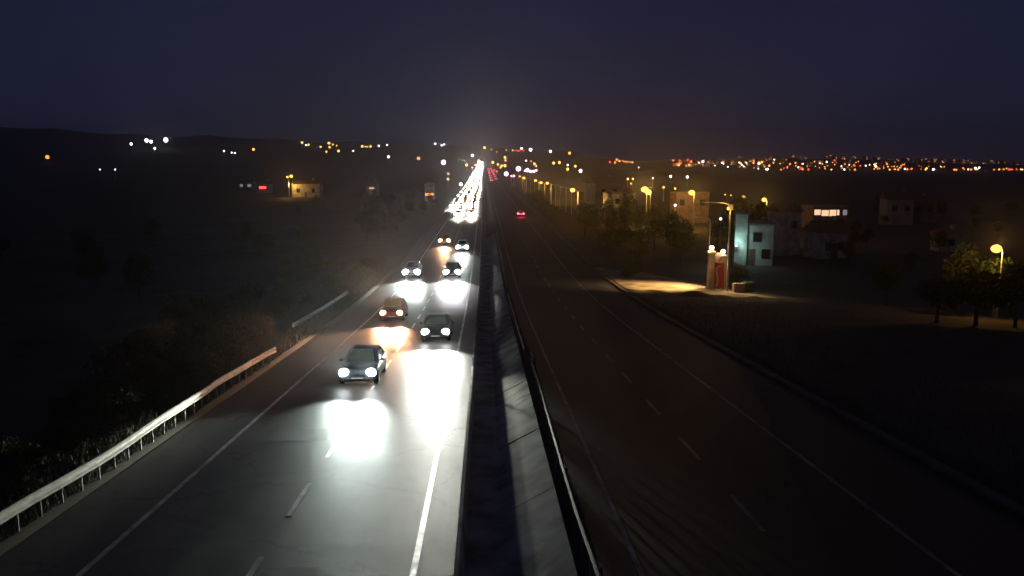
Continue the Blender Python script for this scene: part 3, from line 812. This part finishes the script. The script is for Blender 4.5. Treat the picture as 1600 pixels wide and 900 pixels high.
# lay-by of pale dirt with a low bank on the road side
b = MB(); ys = [74.0 + i * 1.1 for i in range(26)]
rows = []
for y in ys:
    xr = lerp_table([(74, 28), (79, 27), (84, 25), (90, 21.5), (102, 17)], y); xl = lerp_table([(74, 22), (77, 18.6), (81, 14.6), (103, 14.4)], y)
    rows.append([(xl + (xr - xl) * k / 10, y, T(xl + (xr - xl) * k / 10, y) + .03) for k in range(11)])
b.loft(rows, cap=False, closed=False); tag(b.build('lay_by', M['dirt']), kind='structure')
b = MB(); rows = []
for k in range(40):
    u = k / 39; x = 14.8 + 14 * u; y = lerp_table([(14.8, 81.0), (18.5, 76.6), (23, 73.6), (28.8, 72.4)], x)
    hh = (.20 + .35 * math.exp(-((x - 20.6) / .9) ** 2) + .10 * math.sin(x * 2.3)) * min(1, u * 8, (1 - u) * 8)
    rows.append([(x, y + w_, T(x, y) - .08 + hh * c_) for w_, c_ in ((-1.5, -.1), (-.9, .45), (-.3, .95), (.2, 1), (.7, .5), (1.2, -.1))])
b.loft(rows, cap=False, closed=False); tag(b.build('earth_bank', M['earth'], smooth_=True), kind='structure')

# ------------------------------------------------------------------ houses
def house(x, y, w, d, h, label, wall='render_white', roof='flat', rz=0.0, wins=(), lit=(), door=None, tower=None, group=None, name='house', zb=None):
    t = thing(name, label, 'house', (x, y, T(x, y) if zb is None else zb), rz, group)
    b = MB(); b.box(-w/2, w/2, -d/2, d/2, -.8, h); b.build('wall', M[wall], t)
    if tower:
        tx, tw, th = tower
        b = MB(); b.box(tx - tw/2, tx + tw/2, -d/2 - .25, d/2 - .3, -.8, th); b.build('stair_tower', M[wall], t)
    b = MB()
    if roof == 'flat':
        b.box(-w/2 - .15, w/2 + .15, -d/2 - .15, d/2 + .15, h + .003, h + .22)
        b.box(-w/2 + .1, w/2 - .1, -d/2 + .1, d/2 - .1, h + .22, h + .30); b.build('roof', M['roof_flat'], t)
    else:
        o = .35; r_ = h + roof
        b.loft([[(-w/2 - o, -d/2 - o, h + .003), (-w/2 - o, 0, r_), (-w/2 - o, d/2 + o, h + .003)], [(w/2 + o, -d/2 - o, h + .003), (w/2 + o, 0, r_), (w/2 + o, d/2 + o, h + .003)]])
        ro = b.build('roof', M['roof'], t)
        b = MB(); b.box(w*.2, w*.2 + .5, -.2, .3, h + .4, r_ + .6); b.build('chimney', M[wall], ro)
    for k, (wx, wz, ww, wh) in enumerate(wins):
        b = MB(); f = .07; y0 = -d/2 - .05
        b.box(wx - ww/2 - f, wx - ww/2, y0, -d/2 + .02, wz - wh/2 - f, wz + wh/2 + f); b.box(wx + ww/2, wx + ww/2 + f, y0, -d/2 + .02, wz - wh/2 - f, wz + wh/2 + f)
        b.box(wx - ww/2, wx + ww/2, y0, -d/2 + .02, wz - wh/2 - f, wz - wh/2); b.box(wx - ww/2, wx + ww/2, y0, -d/2 + .02, wz + wh/2, wz + wh/2 + f)
        wo = b.build('window', M['trim'], t)
        b = MB(); b.box(wx - ww/2, wx + ww/2, -d/2 - .02, -d/2 + .01, wz - wh/2, wz + wh/2); b.build('pane', M[lit[k] if k < len(lit) and lit[k] else 'win_dark'], wo)
    if door is not None:
        b = MB(); b.box(door - .5, door + .5, -d/2 - .04, -d/2 + .02, 0, 2.1); dd = b.build('door', M['door'], t)
        b = MB(); b.ball((door + .38, -d/2 - .07, 1.0), .05, .05, .05, 6, 4); b.build('handle', M['rim'], dd)
    return t
def hx(px, y): return bearing_x(px, y)

pale = house(hx(1186, 100), 102, 4.7, 5, 5.1, 'pale blue green house with a taller left tower behind the gate', 'render_white', wins=((.4, 3.6, .9, 1.1), (1.5, 1.5, .9, 1.1)), door=-.3, tower=(-1.6, 1.5, 6.5), rz=-.25)
lamp('POINT', 'lamp_light', (-2.2, -4.0, 2.8), (.55, 1.0, .92), 150, pale, radius=.1)
b = MB(); b.tube([(-2.2, -2.9, 2.6), (-2.2, -3.7, 2.72)], .03); b.ball((-2.2, -3.75, 2.62), .12, .12, .1); o = b.build('wall_lamp', M['g_white'], pale)
house(hx(1226, 118), 118, 3.2, 4, 6.4, 'narrow white walled house right of the pale house', 'render_white', 1.2, wins=((.4, 4.6, .8, 1.0),), rz=.2)
house(hx(1293, 112), 112, 4.2, 4.5, 3.6, 'low white gabled house under the lit shop front', 'render_white', 1.6, wins=((-1, 1.7, .8, 1), (1, 1.7, .8, 1)), door=0, rz=.15)
shop = house(hx(1288, 165), 165, 7.2, 6, 4.6, 'house with a glowing orange white upper storey', 'render_pink', wins=((-2.7, 3.55, 1.3, 1.1), (-1.1, 3.4, 1.5, 1.2), (.5, 3.4, 1.4, 1.3), (1.6, 3.5, .5, 1.1), (3.0, 3.5, .9, 1.1)),
             lit=('g_winwarm', 'g_winwarm', 'g_winwarm', 'g_winwarm', 'g_dim'), door=2)
house(hx(967, 195), 195, 6.2, 5, 6.2, 'pale boxy house behind the dark trees left of the double lamp', 'render_white', wins=((-1.7, 4.4, 1, 1.2), (1.4, 4.4, 1, 1.2), (-1.7, 1.5, 1, 1.2)), rz=.3)
house(hx(942, 240), 240, 9, 7, 7.4, 'grey gabled house beyond the end of the lamp row', 'render_grey', 2.0, wins=((-2, 5, 1.1, 1.3), (2, 5, 1.1, 1.3)), rz=.35)
house(hx(1082, 176), 179, 7.4, 5, 6.4, 'house with a reddish wall behind the amber lamp on a pole', 'render_pink', wins=((-2.4, 4.4, 1, 1.2), (2.2, 4.4, 1, 1.2)), rz=.05)
house(hx(1400, 175), 175, 5.4, 6, 5.6, 'dim grey gabled house left of the dim pink one on the right', 'render_grey', 1.6, wins=((-1.2, 3.7, .9, 1.1), (1.4, 3.7, .9, 1.1)), rz=-.2)
house(hx(1432, 180), 180, 6.0, 6, 4.6, 'dim pink house beside the grey gabled one on the right', 'render_pink', 1.3, wins=((-1.6, 2.9, .9, 1.1), (1.4, 2.9, .9, 1.1)))
house(hx(1482, 120), 120, 3.2, 3, 2.6, 'small low shed in the dark gardens on the right', 'render_grey', .7, wins=((0, 1.4, .8, .8),))
lh = house(hx(482, 330), 330, 11, 7, 5.2, 'farm house with an amber lit front wall left of the road', 'render_white', 1.6, wins=((-3, 2.6, 1.2, 1.4), (3, 2.6, 1.2, 1.4)), door=0)
lamp('POINT', 'lamp_light', (-5.6, -6.5, 5.2), SODIUM, 1500, lh, radius=.3)
street_lamp(hx(459, 322), 322, 8.1, 'amber lamp beside the lit farm house left of the road', 'g_gold', None, (-.4, 0), 0, .55, 1.2, glare=3000)
street_lamp(hx(453, 324), 324, 7.8, 'smaller amber lamp left of the farm house lamp', 'g_amber', None, (-.4, 0), 0, .36, 1.2)
house(hx(672, 300), 300, 3.4, 5, 6.6, 'pale blue white building with an orange lit base left of the queue', 'render_white', wins=((0, 2.4, 3.0, .9),), lit=('g_orange',))  # orange awning put in as a glowing pane
house(hx(388, 420), 420, 7, 6, 5, 'small house with two dim lit windows in the dark left field', 'render_grey', 1.4, wins=((-2, 3, 1.6, 1.2), (2, 3, 1.8, 1.4)), lit=('g_dim', 'g_dim'))
house(hx(415, 380), 380, 6, 6, 4, 'small house with a pale lit gable and red base in the left field', 'render_white', 1.5, wins=((0, 2.4, 3.2, 1.2),), lit=('g_red',))
house(hx(583, 360), 360, 5, 5, 5.2, 'grey house with one faint lit window left of the queue', 'render_grey', 1.4, wins=((0, 3.4, 2.4, .7),), lit=('g_winwarm',))

# ------------------------------------------------------------------ far lights on the hills and along the horizon
FL = {}
def far_light(px, py, col, size, label, group, h=7.0, lo=420):
    """a lamp post standing on the land, seen at px, py"""
    p = stand(px, py, h, lo)
    r = max(.2, size * .8 * p.y / F / 2)
    key = (col,)
    if key not in FL:
        b = MB(); b.ball((0, 0, 0), 1, 1, 1, 8, 6); FL[key] = b.mesh('bulb', M[col])
    if 'pole' not in FL:
        b = MB(); b.tube([(0, 0, -1), (0, 0, 1)], [.16, .10], 6); FL['pole'] = b.mesh('pole', M['pole'])
    t = thing('street_lamp', label, 'street lamp', p, 0, group)
    o = link('pole', FL['pole'], t); o.scale = (1, 1, h)
    o = link('bulb', FL[key], t, (0, 0, h)); o.scale = (r, r, r)
    return t
G1 = 'small lights on the left hills'; L1 = 'tiny amber lamp scattered on the dark left hills'
for px, py, s in ((472, 223, 4.5), (482, 226, 4), (501, 230, 3.5), (514, 224, 5), (515, 230, 4), (510, 237, 3.5), (529, 236, 4.5), (566, 229, 4.5), (579, 229, 4), (396, 234, 4.5), (571, 230, 2.5), (574, 230, 2.5), (520, 226, 3), (526, 228, 2.5)):
    far_light(px, py, 'g_amber', s, L1, G1)
far_light(74, 246, 'g_orange', 7, 'lone orange lamp low on the far left hill', None)
far_light(654, 248, 'g_orange', 6, 'single orange lamp on the hill just left of the pink light', None)
far_light(607, 246, 'g_warm', 4.5, 'single pale yellow lamp below the amber row on the left hill', None)
far_light(693, 254, 'g_pink', 9, 'bright pink lamp left of the queue of headlights', None)
for px, py, s in ((350, 236, 3), (362, 239, 2.4), (367, 239, 2.4), (592, 228, 3), (605, 227, 3), (680, 225, 3.4), (690, 227, 3), (694, 226, 3), (478, 227, 2.4), (552, 236, 2.4), (180, 265, 2.2), (156, 265, 2)):
    far_light(px, py, 'g_white', s, 'tiny white lamp scattered on the dark left hills', 'tiny white lights on the left hills')
for px, py, s, lb in ((205, 225, 4.5, 'small white lamp left of the floodlights on the left ridge'), (229, 220, 7, 'left floodlight of the pair on the left ridge'), (236, 222, 6, 'right floodlight of the pair on the left ridge'),
                      (259, 219, 8.5, 'tallest white floodlight on the left ridge'), (242, 232, 4, 'small white lamp below the floodlights on the left ridge')):
    far_light(px, py, 'g_white', s, lb, 'floodlights on the left ridge', 14)
for px, py, s in ((700.5, 272, 5), (700, 280, 5.5)):
    far_light(px, py, 'g_winwarm', s, 'warm lamp of the stacked pair left of the queue', 'stacked warm lamps left of the queue', 4, 260)
far_light(720, 288, 'g_white', 6, 'bluish white light of a small vehicle at the left edge of the headlight queue', None, 3, 260)  # vehicle light, put in as a post with a bulb
G2, L2 = 'town lights beyond the queue', 'small amber town light beyond the far end of the queue'
for px, py, s in ((757, 231, 5), (729, 258, 5), (748, 251, 4), (770, 254, 5), (778, 257, 4), (784, 259, 4), (789, 246, 5), (790, 251, 3.5), (789, 259, 5), (830, 252, 2.6), (835, 256, 4.5), (838, 260, 3), (865, 255, 5), (874, 254, 5), (899, 260, 4.5),
                  (887, 265, 5), (890, 240, 5), (768, 234, 2.6), (776, 238, 2.4), (791, 235, 2.6), (801, 235, 2.8), (743, 258, 3.5), (738, 262, 3), (782, 262, 3), (819, 292, 4)):
    far_light(px, py, 'g_amber', s, L2, G2, 7, 380)
for px, py, s in ((738, 243, 5), (815, 232, 4), (829, 234, 6), (860, 237, 5), (887, 258, 3), (907, 267, 6), (822, 251, 2.5)):
    far_light(px, py, 'g_white', s, 'small white town light beyond the far end of the queue', 'white town lights beyond the queue', 7, 380)
for px, py, s in ((722, 251, 2.6), (717, 250, 2.4), (726, 251, 2.4)):
    far_light(px, py, 'g_green', s, 'faint green town light left of the far queue', 'green town lights', 7, 380)
for px, py, s in ((810, 236, 3.5), (813, 235, 3), (806, 236, 3), (818, 236, 3), (776, 268, 3.5), (772, 266, 3)):
    far_light(px, py, 'g_red', s, 'small red light in the town beyond the queue', 'red town lights', 7, 380)
far_light(810, 264, 'g_pink', 9, 'large pinkish white lamp right of the far queue', None, 7, 380)
far_light(791, 272, 'g_pink', 8, 'pinkish white lamp just right of the headlight queue', None, 5, 380)
for px, py, s in ((824, 266, 7), (829, 268, 5), (834, 268, 5), (838, 267, 3.5), (820, 267, 3), (803, 275, 3.5), (799, 275, 2.5)):
    far_light(px, py, 'g_pink', s, 'small pinkish lamp in the cluster right of the far queue', 'pinkish lamp cluster', 6, 380)
for px, py, s, c_ in ((953, 254, 4, 'g_red'), (961, 254, 4.5, 'g_orange'), (964, 250, 5, 'g_orange'), (968, 252, 3.5, 'g_amber'), (974, 252, 3.5, 'g_orange'), (980, 253, 3.5, 'g_orange'), (984, 253, 3, 'g_orange'), (988, 254, 3.5, 'g_amber'), (977, 254, 3, 'g_orange')):
    far_light(px, py, c_, s, 'orange light in the isolated far cluster left of the horizon band', 'isolated far cluster', 7, 900)
for px, py, s in ((981, 280, 4), (989, 280, 4), (986, 287, 3), (1037, 293, 4), (1055, 295, 4)):
    far_light(px, py, 'g_amber', s, 'small amber garden lamp near the double lamp on the right', 'small lamps round the double lamp', 5, 180)
for px, py, s in ((1048, 276, 4), (1074, 277, 4.5), (1020, 279, 2.4), (998, 262, 2), (1055, 321, 4.5), (1177, 405, 2.6), (1126, 344, 2)):
    far_light(px, py, 'g_white', s, 'small white garden lamp on the dark right side', 'white garden lamps on the right', 4.5, 110)
random.seed(17)
BAND_T = [(1047, 250), (1090, 249), (1130, 247), (1180, 248), (1230, 251), (1290, 250), (1345, 250), (1400, 257), (1480, 260), (1600, 264)]
BAND_B = [(1047, 259), (1130, 261), (1200, 266), (1340, 267), (1600, 269)]
n = 0
while n < 190:
    px = random.uniform(1047, 1600)
    if random.random() < smooth(1380, 1560, px) * .55: continue
    a, c_ = lerp_table(BAND_T, px), lerp_table(BAND_B, px)
    py = a + (c_ - a) * random.random() ** .8
    k = random.random()
    colr = 'g_orange' if k < .45 else 'g_amber' if k < .74 else 'g_red' if k < .86 else 'g_warm' if k < .92 else 'g_white'
    far_light(px, py, colr, random.choice((1.8, 2.2, 2.6, 3.2, 4.0)), 'tiny light in the dense glittering band along the right horizon', 'lights along the right horizon', 6, 1300)
    n += 1
HM = None
for i in range(44):
    px = 1055 + i * 12.3 + random.uniform(-4, 4); y = random.uniform(1700, 1980); x = bearing_x(px, y, 265)
    if HM is None:
        b = MB(); b.box(-7, 7, -5, 5, -3, 9); w_ = b.mesh('wall', M['render_pink'])
        b = MB(); b.box(-7.4, 7.4, -5.4, 5.4, 9.003, 9.6); r_ = b.mesh('roof', M['roof_flat'])
        b = MB(); b.box(-.9, .9, -5.08, -5.0, -.8, .8); p_ = [b.mesh('window', M[k]) for k in ('g_orange', 'g_winwarm', 'g_dim')]
        HM = 1
    t = thing('apartment_block', 'tiny flat roofed block among the right horizon lights, %s from the left' % nth(i), 'building', (x, y, T(x, y)), random.uniform(-.3, .3), 'blocks along the right horizon')
    link('wall', w_, t); link('roof', r_, t)
    for k in range(random.randint(2, 5)):
        link('window', random.choice(p_), t, (random.uniform(-5.5, 5.5), 0, random.choice((1.6, 4.4, 7.2))))

# ------------------------------------------------------------------ added haze, scatters the lamps into halos
mh = bpy.data.materials.new('added_haze'); mh.use_nodes = True
hn, hl = mh.node_tree.nodes, mh.node_tree.links
for n_ in list(hn): hn.remove(n_)
ho = hn.new('ShaderNodeOutputMaterial'); hv = hn.new('ShaderNodeVolumePrincipled')
hv.inputs['Color'].default_value = (0.9, 0.88, 0.9, 1); hv.inputs['Density'].default_value = HAZE_DENSITY; hv.inputs['Anisotropy'].default_value = HAZE_G
hl.new(hv.outputs[0], ho.inputs['Volume'])
b = MB(); b.box(-4400, 4400, -260, 4700, -10, 175)
tag(b.build('haze', mh), 'thin added haze that gives the bright lamps halos', 'haze', kind='stuff')
